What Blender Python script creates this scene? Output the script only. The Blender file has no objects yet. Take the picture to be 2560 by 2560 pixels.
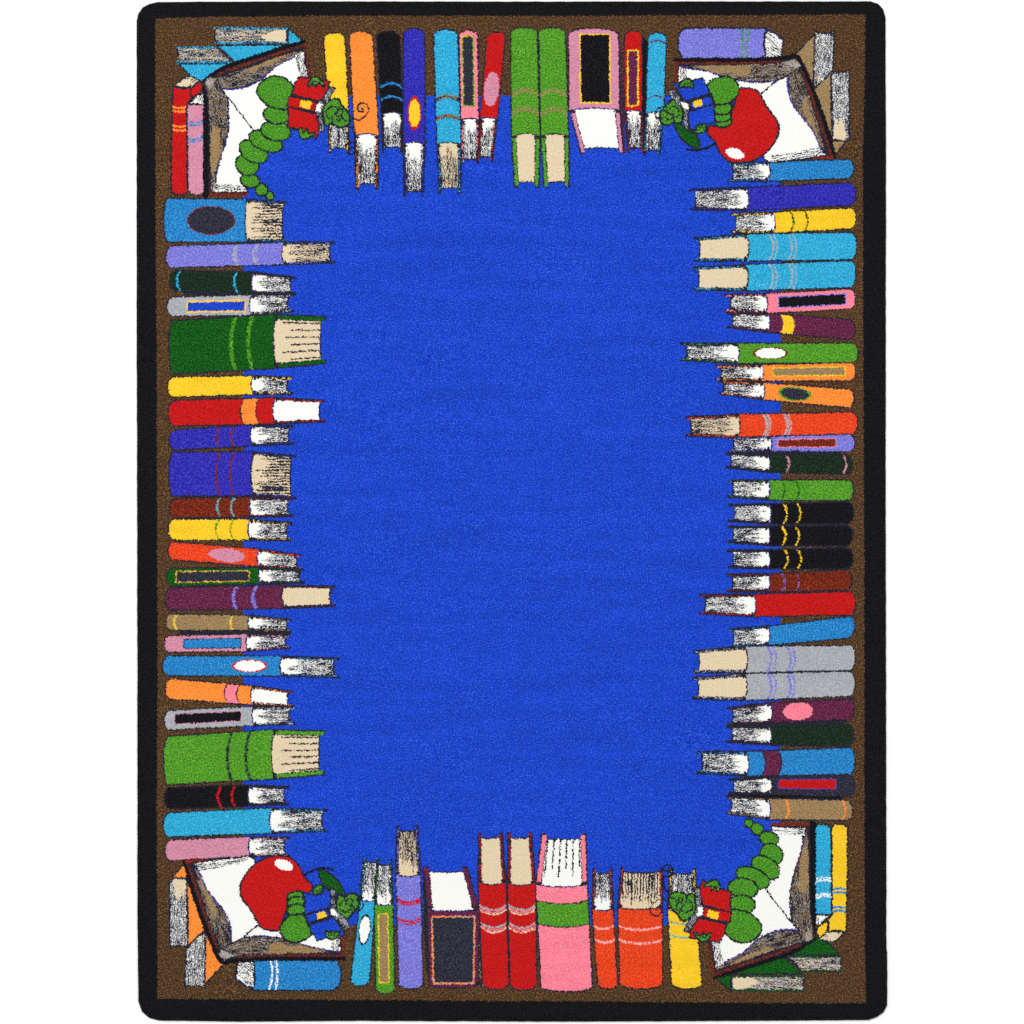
import bpy, math
import numpy as np

# ------------------------------------------------------------------ units
U = 0.0009                 # metres per design unit
CX, CY = 1280.0, 1280.0
CELL = 1.32                # one tuft, in design units
PILE = 0.0095              # pile height above the floor
rng = np.random.default_rng(7)

def world(x, y):
    return (x - CX) * U, (CY - y) * U

# ------------------------------------------------------------------ yarn palette (sRGB 0-255): name -> base, dark fleck, light fleck, amount
PAL = {
 'black':     ((23,23,27),   (11,11,14),   (42,42,48)),
 'borderblk': ((23,23,26),   (14,14,16),   (38,38,42)),
 'charcoal':  ((38,37,50),   (22,22,30),   (66,66,82)),
 'graphite':  ((46,46,60),   (28,28,38),   (76,76,94)),
 'brown':     ((78,56,37),   (40,32,28),   (144,104,64)),
 'field':     ((28,67,201),  (18,47,172),  (60,108,230)),
 'blue':      ((28,67,201),  (18,47,172),  (60,108,230)),
 'red':       ((197,27,28),  (166,14,16),  (222,46,44)),
 'orangered': ((236,68,30),  (204,40,14),  (255,108,66)),
 'orange':    ((255,144,54), (240,118,30), (255,172,96)),
 'yellow':    ((253,206,36), (244,184,14), (255,226,92)),
 'lime':      ((78,152,40),  (40,110,20),  (136,194,74)),
 'wormgreen': ((70,144,38),  (34,100,20),  (126,188,70)),
 'green':     ((20,84,24),   (8,54,14),   (50,124,48)),
 'forest':    ((28,44,32),   (14,24,20),   (52,76,52)),
 'royal':     ((48,44,176),  (32,28,144),  (88,86,214)),
 'periwinkle':((124,122,218),(96,92,196),  (170,168,240)),
 'cyan':      ((42,170,216), (18,140,194), (104,206,240)),
 'midblue':   ((34,128,200), (14,98,172), (92,178,230)),
 'pink':      ((255,132,152),(246,106,128),(255,168,184)),
 'mauve':     ((214,140,166),(192,112,140),(232,172,194)),
 'plum':      ((98,36,68),  (64,20,46),   (144,72,112)),
 'maroon':    ((112,38,24),  (72,22,16),   (170,76,46)),
 'tan':       ((156,128,88), (122,98,64),  (192,164,122)),
 'silver':    ((170,174,180),(146,150,156),(200,204,210)),
 'cream':     ((231,211,177),(218,194,156),(244,228,200)),
 'white':     ((255,255,250),(244,243,238),(255,255,255)),
 'teal':      ((96,170,180), (64,136,150), (140,206,214)),
 'indigo':    ((76,58,160),  (50,38,120),  (120,104,200)),
 'lightpink': ((255,178,176),(245,150,150),(255,205,200)),
}
NAMES = list(PAL); IDX = {n: i for i, n in enumerate(NAMES)}

# ------------------------------------------------------------------ the tuft grid
X0, X1, Y0, Y1 = 340.0, 2219.0, 1.0, 2556.0
nx = int((X1 - X0) / CELL) + 1
ny = int((Y1 - Y0) / CELL) + 1
gx = X0 + (np.arange(nx) + .5) * CELL
gy = Y0 + (np.arange(ny) + .5) * CELL
GX, GY = np.meshgrid(gx, gy)

def field(step, seed):
    """smooth random field over the grid, features about `step` units"""
    r = np.random.default_rng(seed)
    w = int((X1 - X0) / step) + 4; h = int((Y1 - Y0) / step) + 4
    g = r.standard_normal((h, w)).astype(np.float32)
    fx = (GX - X0) / step; fy = (GY - Y0) / step
    ix = fx.astype(int); iy = fy.astype(int); fx = fx - ix; fy = fy - iy
    fx = fx * fx * (3 - 2 * fx); fy = fy * fy * (3 - 2 * fy)
    return ((g[iy, ix] * (1 - fx) + g[iy, ix + 1] * fx) * (1 - fy)
            + (g[iy + 1, ix] * (1 - fx) + g[iy + 1, ix + 1] * fx) * fy)

WX = GX + 1.35 * field(2.7, 1) + 0.25 * field(12, 2)      # every tuft leans a little: ragged colour edges
WY = GY + 1.35 * field(2.7, 3) + 0.25 * field(12, 4)
SP = rng.random((ny, nx)).astype(np.float32)             # speckle choice
SP2 = field(3.2, 5)
LAT = np.random.default_rng(11).random((512, 512)).astype(np.float32)

def lat(a, b, seed=0):
    a = a + seed * 17.37 + 1000; b = b + seed * 5.11 + 1000
    ia = np.floor(a).astype(int); ib = np.floor(b).astype(int)
    fa = a - ia; fb = b - ib
    fa = fa * fa * (3 - 2 * fa); fb = fb * fb * (3 - 2 * fb)
    g = lambda i, j: LAT[i % 512, j % 512]
    return ((g(ia, ib) * (1 - fa) + g(ia + 1, ib) * fa) * (1 - fb)
            + (g(ia, ib + 1) * (1 - fa) + g(ia + 1, ib + 1) * fa) * fb)

COL = np.full((ny, nx), IDX['borderblk'], np.uint8)
PRT = np.zeros((ny, nx), np.uint16)
PARTS = []                                               # name, label, parent index
def part(name, label=None, parent=None):
    PARTS.append((name, label, parent)); return len(PARTS) - 1
P_BORDER = part('border_band', 'plain black border of short pile')
P_SHELF = part('shelf_ground', 'speckled brown ground behind the outer book ends')
P_FIELD = part('center_field', 'plain royal blue middle of the rug')

def win(xa, ya, xb, yb, pad=8):
    i0 = max(0, int((ya - pad - Y0) / CELL)); i1 = min(ny, int((yb + pad - Y0) / CELL) + 1)
    j0 = max(0, int((xa - pad - X0) / CELL)); j1 = min(nx, int((xb + pad - X0) / CELL) + 1)
    return (slice(i0, i1), slice(j0, j1))

def put(w, mask, color, prt):
    c = COL[w]
    if isinstance(color, tuple):                        # (colour a, colour b, share of b)
        a, b, p = color
        k = SP2[w] * 0.62 + (SP[w] - .5) * 1.2
        thr = np.interp(p, [0, .2, .35, .5, .65, .8, 1], [9, .6, .28, 0, -.28, -.6, -9])
        c[mask & (k > thr)] = IDX[b]; c[mask & (k <= thr)] = IDX[a]
    else:
        c[mask] = IDX[color]
    if prt is not None:
        PRT[w][mask] = prt

def lines(q, t, seed, pitch=4.0):
    """pen-like hatching that runs along q: uneven, broken, wavy"""
    tw = t + 1.5 * (lat(q / 8, t / 9, seed) - .5) + 3.0 * (lat(q / 40, t / 14, seed + 1) - .5)
    return   .5 + .38 * np.sin(2 * math.pi * tw / pitch) + .75 * (lat(q / 20, tw / 3.4, seed + 2) - .5) + .22 * (lat(q / 2.6, t / 2.0, seed + 3) - .5)

def curve(pts, closed=True, n=5):
    p = np.array(pts, float); m = len(p); out = []
    rngi = range(m) if closed else range(m - 1)
    for i in rngi:
        if closed: a, b, c, d = p[(i - 1) % m], p[i], p[(i + 1) % m], p[(i + 2) % m]
        else: a, b, c, d = p[max(i - 1, 0)], p[i], p[i + 1], p[min(i + 2, m - 1)]
        for k in range(n):
            t = k / n
            out.append(.5 * ((2 * b) + (-a + c) * t + (2 * a - 5 * b + 4 * c - d) * t * t + (-a + 3 * b - 3 * c + d) * t ** 3))
    if not closed: out.append(p[-1])
    return np.array(out)

def seg_dist(PX, PY, pts, closed):
    d = np.full(PX.shape, 1e9, np.float32); m = len(pts)
    for i in range(m if closed else m - 1):
        ax, ay = pts[i]; bx, by = pts[(i + 1) % m]
        vx, vy = bx - ax, by - ay; L = vx * vx + vy * vy + 1e-9
        t = np.clip(((PX - ax) * vx + (PY - ay) * vy) / L, 0, 1)
        d = np.minimum(d, (PX - ax - t * vx) ** 2 + (PY - ay - t * vy) ** 2)
    return np.sqrt(d)

def inside(PX, PY, pts):
    r = np.zeros(PX.shape, bool); m = len(pts)
    for i in range(m):
        ax, ay = pts[i]; bx, by = pts[(i + 1) % m]
        if ay == by: continue
        r ^= ((ay > PY) != (by > PY)) & (PX < (bx - ax) * (PY - ay) / (by - ay) + ax)
    return r

def poly(pts, color, prt, ow=2.2, oc='charcoal', smooth=False, op=None):
    pts = curve(pts) if smooth else np.array(pts, float)
    w = win(pts[:, 0].min(), pts[:, 1].min(), pts[:, 0].max(), pts[:, 1].max())
    PX, PY = WX[w], WY[w]
    m = inside(PX, PY, pts)
    if color is not None: put(w, m, color, prt)
    if ow:
        d = seg_dist(PX, PY, pts, True)
        put(w, d < ow, oc, op if op is not None else prt)
    return w, m

def stroke(pts, wd, color, prt, smooth=True, closed=False, gap=0.0):
    wd = max(wd, 2.7) * (1.4 if wd < 4.5 else 1.15)
    pts = curve(pts, closed) if smooth else np.array(pts, float)
    w = win(pts[:, 0].min(), pts[:, 1].min(), pts[:, 0].max(), pts[:, 1].max())
    d = seg_dist(WX[w], WY[w], pts, closed)
    m = d < wd / 2
    if gap: m &= SP2[w] * .5 + SP[w] > gap
    put(w, m, color, prt)

def ellipse(cx, cy, rx, ry, rot=0, n=28):
    a = np.linspace(0, 2 * math.pi, n, endpoint=False); r = math.radians(rot)
    x = rx * np.cos(a); y = ry * np.sin(a)
    return np.stack([cx + x * math.cos(r) - y * math.sin(r), cy + x * math.sin(r) + y * math.cos(r)], 1)

# ------------------------------------------------------------------ ground colours
OUT = [(341,52),(345,34),(356,18),(372,9),(395,4),(700,2.5),(1300,3),(1900,2.5),(2178,2.5),(2196,9),(2208,22),(2214,42),
       (2215.5,400),(2214.5,1200),(2216,1900),(2216.5,2372),(2218.5,2380),(2218.5,2514),(2209,2532),(2192,2544),(2172,2551),
       (1900,2553),(1400,2555),(900,2553),(600,2555),(395,2552),(372,2545),(354,2530),(345,2505),(343,2300),(342.5,1500),(341,800)]
BROWN = [(389,46),(560,41.5),(900,39),(1400,40),(1800,38),(2163,36),(2162,200),(2157,400),(2158,900),(2161,1500),(2161,2000),(2162,2380),(2165,2508),
         (1900,2507),(1400,2503),(900,2500),(394,2497),(392,2100),(394,1600),(392,1000),(389,500),(388,200)]
poly(BROWN, 'brown', P_SHELF, ow=0)
poly([(608,239),(1952,239),(1952,2313),(608,2313)], 'field', P_FIELD, ow=0)

# ------------------------------------------------------------------ books seen spine-and-top
def book(horiz, tile, s0, s1, s2, a0, b0, a1, b1, a2, b2, cover, pages='white', hatch=1, e=4.6, bands=(), fat=None,
         rect=None, oval=None, label=None, r=None, bc=None, seed=[0]):
    seed[0] += 1; sd = seed[0]
    ox, oy, sc = tile
    so, to = (ox, oy) if horiz else (oy, ox)
    S = lambda v: so + v / sc
    T = lambda v: to + v / sc
    s0, s1, s2 = S(s0), S(s1), S(s2)
    a0, b0, a1, b1, a2, b2 = map(T, (a0, b0, a1, b1, a2, b2))
    g = 1 if s2 > s0 else -1
    lo, hi = min(s0, s2), max(s0, s2); ta, tb = min(a0, a1, a2), max(b0, b1, b2)
    w = win(lo, ta, hi, tb) if horiz else win(ta, lo, tb, hi)
    s, t = (WX[w], WY[w]) if horiz else (WY[w], WX[w])
    q = (s - s0) * g; q1 = (s1 - s0) * g; q2 = (s2 - s0) * g
    A = np.interp(q, [0, q1, q2], [a0, a1, a2]); B = np.interp(q, [0, q1, q2], [b0, b1, b2])
    h = np.maximum(B - A, 1); v = (t - A) / h; k = np.clip(np.abs(2 * v - 1), 0, 1.3)
    H = b0 - a0
    if r is None: r = min(.24 * H, 11)
    if bc is None: bc = min(.17 * H, 10)
    bcp = bc * .6
    dedge = np.minimum(t - A, B - t)
    dout = q - r * k ** 3
    label = label or f"{cover} book woven into the rug"
    P = part('book_motif', label); PP = part('page_block', None, P)
    bound = q1 + bcp * (k ** 2 - 0.0) - .0
    isp = q > bound
    n = 13 if H > 45 else 11
    dend = np.where(isp & (dedge > e), (q2 - n + 5 * k ** 3) - q, q2 - q)
    f = np.minimum(np.minimum(dedge, dout), dend)
    put(w, (f > -2.9), 'charcoal', P)
    incover = (f > .6) & ~isp
    put(w, incover, cover, P)
    ip = (f > .8) & isp
    pg = ip & (dedge > e + (2.2 if e > 8 else .6)) & (q > bound + 1.6)
    mixc = (cover, 'charcoal', .0) if e > 8 else (cover, 'charcoal', .66)
    if cover in ('black', 'graphite', 'forest', 'charcoal'): mixc = 'charcoal'
    put(w, ip & (dedge <= e), mixc, P)
    put(w, pg, pages, PP)
    put(w, (np.abs(q - bound) < 1.75) & (f > 0), 'charcoal' if pages == 'cream' else ('charcoal', 'indigo', .35), P)
    # pinched corners beside the spine
    put(w, isp & (f > 0) & (np.abs(q - q1 - 9) < 3.4) & (dedge < e + 4 + 1.5 * np.cos((q - q1 - 9))), 'charcoal', P)
    u = (q - q1) / max(q2 - q1, 1)
    if hatch == 1:
        st = lines(q, t, sd, 7.2 if H > 80 else 4.0)
        rag = .3 * (lat(t / 4.5, q * 0 + 3, sd) - .5)
        thr = np.interp(u + rag, [0, .14, .30, .5, .85, 1], [2, 1.2, .56, .42, .40, .47])
        thr = thr - .14 * np.clip(1 - (dedge - e) / 5, 0, 1) * (u > .3)
        if pages == 'white': put(w, pg & (u + rag > .3), ('white', 'silver', .42), PP)
        put(w, pg & (st > thr), ('charcoal', 'graphite', .7), PP)
    elif hatch == 2:                                     # a few long lines
        nl = 6
        for i in range(nl):
            vi = (i + 1) / (nl + 1); ue = .18 if i % 2 == 0 else .34
            tt = A + vi * h + 1.6 * (lat(q / 6, q * 0 + i, sd) - .5) + (B - A) * 0
            mm = pg & (np.abs(t - tt) < 1.9) & (u > ue) & (u < .93) & (lat(q / 3, t * 0 + i * 3.3, sd) > .2)
            put(w, mm, 'charcoal', PP)
    def arc(sm, wd, color, gap=0.0, prt=P):
        c = (S(sm) - s0) * g + bc * k ** 2
        gap = gap * .5; wd = wd * 1.5 if wd < 4.1 else wd * 1.15 if wd < 6 else wd
        m = incover & (np.abs(q - c) < wd / 2)
        if gap: m &= (SP2[w] * .4 + SP[w]) > gap
        put(w, m, color, prt)
    for bd in bands: arc(*bd)
    if fat:
        fa, fb, fc, edge = fat
        PB = part('title_band', None, P)
        ca = (S(fa) - s0) * g + bc * .9 * k ** 2; cb = (S(fb) - s0) * g + bc * .9 * k ** 2
        l2, h2 = np.minimum(ca, cb), np.maximum(ca, cb)
        if edge: put(w, incover & (q > l2 - 3.2) & (q < h2 + 3.2), 'charcoal', P)
        put(w, incover & (q > l2) & (q < h2), fc, PB)
    if rect:
        ra, rb, va, vb, fill, bord, bw = rect; bw = bw * .8
        ca, cb = (S(ra) - s0) * g, (S(rb) - s0) * g; l2, h2 = min(ca, cb), max(ca, cb)
        Lb = A + va * h; Hb = A + vb * h
        d = np.minimum(np.minimum(q - l2, h2 - q), np.minimum(t - Lb, Hb - t))
        PL = part('title_panel', None, P)
        put(w, incover & (d > -.4) & (d <= bw), bord, PL)
        put(w, incover & (d > bw), fill, PL)
    if oval:
        oc_, ov, rs, rt, fill, bord, bw = oval
        c = (S(oc_) - s0) * g; rs /= sc; rt /= sc
        tc = A + ov * h
        rr = np.sqrt(((q - c) / rs) ** 2 + ((t - tc) / rt) ** 2)
        PL = part('title_oval', None, P)
        dd = (1 - rr) * min(rs, rt)
        if bord: put(w, incover & (dd > -.3) & (rr < 1.02), bord, PL)
        put(w, incover & (dd > (bw if bord else 0)), fill, PL)
    return P

def gapfill(tile, pts, color='charcoal'):
    ox, oy, sc = tile
    poly([(ox + x / sc, oy + y / sc) for x, y in pts], color, P_SHELF, ow=0)

L1, L2, L3, L4 = (400,480,4.2), (400,920,4.2), (400,1340,4.2), (400,1780,4.2)
R1, R2, R3, R4 = (1700,380,4.2), (1700,820,4.2), (1700,1240,4.2), (1700,1640,4.2)
T1, T2, T3 = (780,50,4.83), (1060,50,4.83), (1360,50,4.83)
B1, B2, B3 = (860,2060,4.39), (1180,2060,4.39), (1460,2060,4.39)
def H(*a, **k): return book(True, *a, **k)
def V(*a, **k): return book(False, *a, **k)
sil = ('silver', 'white', .15); pw = ('silver', 'periwinkle', .35)

# dark gaps between leaning books
gapfill(L1, [(250,1040),(960,1050),(1405,1050),(1405,1100),(950,1100),(250,1085)])
gapfill(L3, [(200,990),(930,990),(1365,1005),(1365,1055),(930,1045),(200,1040)])
gapfill(R2, [(500,1285),(960,1285),(1700,1300),(1680,1340),(960,1350),(500,1340)])
gapfill(R4, [(500,700),(960,680),(1800,665),(1700,715),(960,740),(500,750)])
gapfill(R4, [(500,1450),(960,1425),(1780,1460),(1700,1500),(960,1505),(500,1490)], 'black')
gapfill(T3, [(890,200),(940,300),(960,900),(985,1600),(940,1600),(900,1100)], ('charcoal','plum',.4))
gapfill(T3, [(1170,180),(1262,260),(1245,900),(1235,1600),(1185,1600)], 'black')
gapfill(B1, [(865,490),(930,480),(950,900),(950,1740),(905,1600),(870,1100)], ('charcoal','forest',.4))
gapfill(B1, [(1440,840),(1500,900),(1520,1500),(1530,1780),(1470,1790)], ('charcoal','tan',.25))

# left edge, top to bottom
H(L1,45,895,1335,72,522,80,520,112,518,'midblue','cream',oval=(535,.5,250,150,'graphite','maroon',1.9),r=7,bc=6,label='mid-blue book with a large dark oval')
H(L1,68,1280,1830,572,792,532,760,530,738,'periwinkle','cream',bands=[(770,3.2,pw),(795,3.2,pw),(980,3.2,pw),(1005,3.2,pw)],label='periwinkle book with two pale double bands and cream pages')
H(L1,108,962,1418,824,1036,842,1060,895,1070,'forest',bands=[(178,3.4,'cyan',.2),(778,3.4,'cyan',.2)],label='black-green book with two thin cyan arcs')
H(L1,82,940,1395,1108,1302,1084,1292,1080,1252,'silver',rect=(275,905,.22,.84,'blue','yellow',4.5),label='silver book with blue title panel edged in yellow')
H(L1,98,1190,1735,1355,1912,1290,1850,1312,1800,'green','cream',2,e=10,bands=[(745,9.5,('green','lime',.72)),(925,9.5,('green','lime',.72))],r=8,bc=11,label='thick dark green book with two light green bands')
H(L2,88,958,1384,100,302,84,276,104,272,'yellow',label='plain yellow book below the thick dark green one')
H(L2,92,1185,1722,348,606,314,582,342,562,'red','white',0,e=5,fat=(850,1000,'orange',1),label='red book with an orange band and plain white pages')
H(L2,103,950,1398,658,862,602,818,610,795,'royal',bands=[(595,3.6,'maroon',.1),(745,3.6,'maroon',.1)],label='slim violet-blue book with two maroon bands')
H(L2,98,960,1418,888,1342,880,1338,925,1365,'royal','cream',bands=[(590,4.6,'maroon',.1),(738,4.6,'maroon',.1)],r=8,bc=9,label='wide violet-blue book with two maroon bands and cream pages')
H(L2,106,940,1395,1372,1568,1360,1562,1372,1556,'maroon',bands=[(600,3.4,'teal',.25),(745,3.4,'teal',.25)],label='maroon book with two teal bands')
H(L2,90,925,1380,1592,1804,1590,1804,1632,1808,'yellow',bands=[(585,3,'lime',.15),(738,3,'lime',.15)],label='yellow book with two thin green bands')
H(L3,92,1020,1472,62,242,138,318,200,350,'orangered',oval=(700,.5,190,72,'mauve',None,0),label='tilted orange-red book with a mauve oval')
H(L3,72,1035,1508,342,522,336,500,352,492,'green',rect=(165,942,.16,.84,'graphite',('tan','yellow',.5),2.6),label='dark green book with dark title panel edged in yellow')
H(L3,66,1280,1832,548,778,522,758,532,732,'plum','cream',0,bands=[(770,9,('periwinkle','plum',.2)),(975,9,('periwinkle','plum',.2))],label='plum book with two periwinkle bands')
H(L3,68,925,1372,822,988,835,988,880,1005,'tan',bands=[(148,5,'yellow',.05),(738,5,'yellow',.05)],label='tan book with two yellow arcs')
H(L3,48,905,1358,1052,1218,1034,1208,1040,1174,'mauve',rect=(246,852,.2,.82,'midblue','charcoal',2.2),label='mauve book with a mid-blue title panel')
H(L3,32,1260,1872,1262,1462,1262,1468,1290,1484,'midblue',oval=(940,.5,185,66,'white','red',2.2),label='long mid-blue book with white oval edged in red')
H(L3,62,950,1388,1498,1704,1574,1768,1636,1790,'orange','white',0,fat=(685,800,'pink',1),label='tilted orange book with a pink band')
H(L3,48,965,1408,1838,2036,1795,1990,1800,1974,'silver',rect=(152,852,.18,.74,'black','mauve',1.6),label='silver book with a black title panel')
H(L4,42,1170,1718,262,762,190,700,204,655,'lime','cream',2,e=10,bands=[(705,7.5,('charcoal','lime',.22)),(900,7.5,('charcoal','lime',.22))],r=9,bc=11,label='thick light green book with two dark bands')
H(L4,52,925,1352,798,1018,770,988,790,966,'black',bands=[(605,4.8,'red',.1),(752,4.8,'red',.1)],label='black book with two red arcs')
H(L4,42,1150,1752,1066,1308,1012,1274,1030,1245,'cyan',label='plain cyan book near the lower left corner')
H(L4,58,930,1355,1348,1562,1314,1510,1322,1514,'mauve',label='plain mauve book above the open book with the apple')

# right edge, top to bottom
H(R1,1818,945,508,78,272,108,304,122,306,'midblue',label='plain mid-blue book under the upper right open book')
H(R1,1842,720,112,322,552,374,612,396,604,'royal',label='long plain violet-blue book')
H(R1,1844,1000,538,588,802,634,848,650,848,'yellow',bands=[(1192,3.4,'green',.05),(1342,3.4,'green',.05)],label='yellow book with two dark green arcs')
cy = [(978,4.2,'silver',.1),(1020,2.4,'silver',.2),(1178,4.2,'silver',.1),(1222,2.4,'silver',.2)]
H(R1,1852,722,158,848,1126,864,1142,908,1144,'cyan','cream',0,e=6,bands=cy,label='upper of the two cyan books with silver double bands')
H(R1,1844,716,150,1142,1418,1184,1454,1214,1450,'cyan','cream',0,e=6,bands=cy,label='lower of the two cyan books with silver double bands')
H(R1,1838,920,478,1442,1644,1488,1688,1500,1676,'pink',rect=(1032,1742,.18,.78,'black','periwinkle',2.4),label='pink book with a black title panel')
H(R1,1832,945,503,1768,1968,1698,1892,1688,1840,'plum',fat=(1085,1205,'yellow',0),label='tilted plum book with a yellow band')
H(R2,1866,622,18,162,362,164,368,162,338,'lime',oval=(950,.5,182,63,'white','maroon',2),label='long light green book with white oval edged in maroon')
H(R2,1838,875,388,366,548,388,552,398,548,'orange',rect=(972,1738,.2,.74,'tan','yellow',2.6),label='orange book with a tan title panel')
H(R2,1824,890,418,652,838,578,752,556,690,'orange',oval=(1205,.5,170,72,'graphite','lime',2.2),label='tilted orange book with a dark oval edged in green')
H(R2,1858,632,68,886,1114,908,1148,936,1134,'orangered','cream',e=5,bands=[(915,7.5,('silver','orangered',.2)),(950,3,sil,.4),(1130,7.5,('silver','orangered',.2)),(1165,3,sil,.4)],label='orange-red book with two silver bands and cream pages')
H(R2,1832,965,518,1118,1294,1140,1290,1155,1304,'periwinkle',rect=(1028,1640,.2,.76,'maroon','pink',2),label='periwinkle book with a maroon title panel')
H(R2,1808,947,488,1338,1534,1335,1514,1312,1464,'forest',bands=[(1145,3.2,'mauve',.3),(1745,3.2,'mauve',.3)],label='black-green book with two pale pink arcs')
H(R2,1814,945,508,1598,1808,1598,1804,1600,1770,'lime',bands=[(1100,2.4,'green',.1),(1248,2.4,'green',.1)],label='light green book with two thin dark green arcs')
H(R3,1818,957,520,62,288,84,294,92,264,'black',bands=[(1122,3.3,'yellow',.1),(1266,2.7,'yellow',.2)],label='uppermost of the three black books with yellow arcs')
H(R3,1808,945,512,312,524,320,518,322,484,'black',bands=[(1108,3.3,'yellow',.2),(1252,2.7,'yellow',.15)],label='middle one of the three black books with yellow arcs')
H(R3,1812,945,512,546,764,566,762,572,750,'black',bands=[(1130,3.3,'yellow',.1),(1272,2.7,'yellow',.2)],label='lowest of the three black books with yellow arcs')
H(R3,1802,945,503,776,984,818,1004,822,1000,'maroon',e=5,bands=[(1102,3.2,('periwinkle','plum',.4),.3),(1248,3.2,('periwinkle','plum',.5),.3)],label='maroon book with two faint violet arcs')
H(R3,1838,797,218,1006,1242,1034,1264,1040,1236,'red',label='plain bright red book')
H(R3,1828,945,514,1262,1484,1368,1564,1400,1594,'midblue',label='tilted mid-blue book above the silver pair')
sv = [(960,7,('periwinkle','silver',.25)),(1008,4.5,('periwinkle','silver',.3)),(1165,7,('periwinkle','silver',.25)),(1208,4.5,('periwinkle','silver',.3))]
H(R3,1838,712,153,1572,1824,1580,1854,1630,1852,'silver','cream',0,e=6,bands=sv,label='upper of the two silver books with violet double bands')
H(R4,1834,705,143,162,418,190,462,230,446,'silver','cream',0,e=6,bands=sv,label='lower of the two silver books with violet double bands')
H(R4,1818,965,508,456,664,488,694,546,724,'plum',oval=(1240,.5,156,92,'pink',None,0),r=4,label='plum book with a pink oval')
H(R4,1818,960,498,712,948,740,934,738,900,'forest',label='plain black-green book near the lower right corner')
H(R4,1834,722,183,966,1244,1004,1258,1006,1228,'midblue',e=6,fat=(905,1060,'plum',1),label='mid-blue book with a plum band')
H(R4,1834,965,518,1248,1474,1264,1448,1296,1446,'graphite',rect=(1030,1640,.18,.7,'red','indigo',2.2),label='dark grey book with a red title panel')
H(R4,1804,950,493,1516,1724,1500,1714,1472,1652,'tan',bands=[(1142,5,'orange',.08),(1735,5,'orange',.08)],label='tan book with two orange arcs')

# top edge, left to right
V(T1,158,1085,1605,143,388,200,438,212,444,'yellow',label='yellow book behind the upper left bookworm')
V(T1,143,1375,2035,452,724,514,804,538,790,'orange',e=6,label='orange book with the curled antenna on it')
V(T1,138,1115,1592,782,1054,838,1098,858,1084,'black',bands=[(768,4,'midblue',.1),(922,4,'midblue',.1)],label='black book with two blue arcs')
V(T1,108,1475,2125,1108,1358,1104,1364,1118,1338,'royal',oval=(1125,.51,202,80,'yellow','red',2.6),label='violet-blue book with yellow oval edged in red')
V(T2,118,1475,2082,118,400,158,444,188,436,'cyan','cream',e=5.5,bands=[(922,10,('tan','charcoal',.5)),(1158,10,('tan','charcoal',.5))],label='cyan book with two brown-grey bands')
V(T2,128,1190,1722,428,640,450,660,455,652,'pink',rect=(188,1045,.11,.8,'graphite',('lime','yellow',.35),4),label='pink book with a dark title panel')
V(T2,153,1180,1702,768,982,684,884,648,824,'red',oval=(835,.5,205,92,'mauve',None,0),label='tilted red book with a mauve oval')
lm = [(835,2.6,'tan',.45),(862,3.2,'tan',.2),(1055,2.6,'tan',.45),(1088,3.2,'tan',.2)]
V(T2,98,1372,2011,1048,1360,1060,1394,1098,1384,'lime','cream',0,e=8.5,bands=lm,bc=14,label='left one of the two light green books with faint tan bands')
V(T2,98,1372,2011,1388,1700,1414,1744,1452,1748,'lime','cream',0,e=8.5,bands=lm,bc=14,label='right one of the two light green books with faint tan bands')
V(T3,108,1065,1602,298,898,308,908,452,954,'mauve','white',0,e=9,rect=(166,1008,.215,.835,'black','yellow',3.6),r=12,bc=9,label='wide mauve book with a black title panel')
V(T3,138,1090,1592,978,1180,976,1180,1022,1204,'red',rect=(360,1042,.14,.82,'plum','yellow',4),label='red book with plum title panel edged in yellow')
V(T3,162,1112,1622,1262,1478,1232,1442,1212,1394,'cyan',bands=[(252,3,'plum',.1),(918,3,'plum',.1)],label='cyan book with two thin plum arcs')

# bottom edge, left to right
V(B1,1774,848,370,72,274,178,338,212,378,'cyan',e=3.6,oval=(1160,.48,170,66,'white','charcoal',2.2),label='cyan book with a white oval')
V(B1,1856,893,400,352,554,338,534,368,520,'lime',e=3.6,rect=(985,1748,.17,.74,'tan','yellow',2.8),label='light green book with a tan title panel')
V(B1,1806,575,28,606,864,572,838,582,806,'periwinkle','cream',e=5.5,bands=[(862,4,'red',.12),(888,3.4,'red',.4),(1072,4,'red',.12),(1100,3.4,'red',.4)],label='periwinkle book with two red double bands')
V(B1,1796,955,478,938,1466,918,1480,880,1350,'plum','white',0,e=11,rect=(1010,1756,.07,.93,'graphite',('orange','silver',.3),4.5),r=8,bc=4,label='wide plum book with dark title panel edged in orange')
rb = [(945,4.6,'silver',.02),(968,2.4,'pink',.2),(992,3,'cream',.45),(1140,4.6,'silver',.02),(1165,2.4,'pink',.2),(1190,3,'cream',.45)]
V(B2,1808,668,105,122,400,72,368,76,328,'red','cream',0,e=7,bands=rb,bc=13,label='left one of the two red books with silver bands')
V(B2,1818,676,105,426,708,392,694,400,648,'red','cream',0,e=7,bands=rb,bc=13,label='right one of the two red books with silver bands')
V(B2,1834,690,115,764,1320,702,1264,772,1245,'pink','white',2,e=11,fat=(885,1125,'lime',1),r=9,bc=10,label='wide pink book with a green band')
op = [(1152,3.6,'lightpink',.2),(1302,3.6,'lightpink',.2)]
V(B2,1804,950,492,1386,1594,1322,1548,1332,1528,'orangered',bands=op,label='slim orange-red book with two pale pink arcs')
V(B3,1806,938,485,400,858,372,858,412,854,'orangered','cream',bands=[(1162,3.6,'lightpink',.2),(1312,3.6,'lightpink',.2)],bc=9,label='wide orange-red book with two pale pink arcs')
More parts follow.
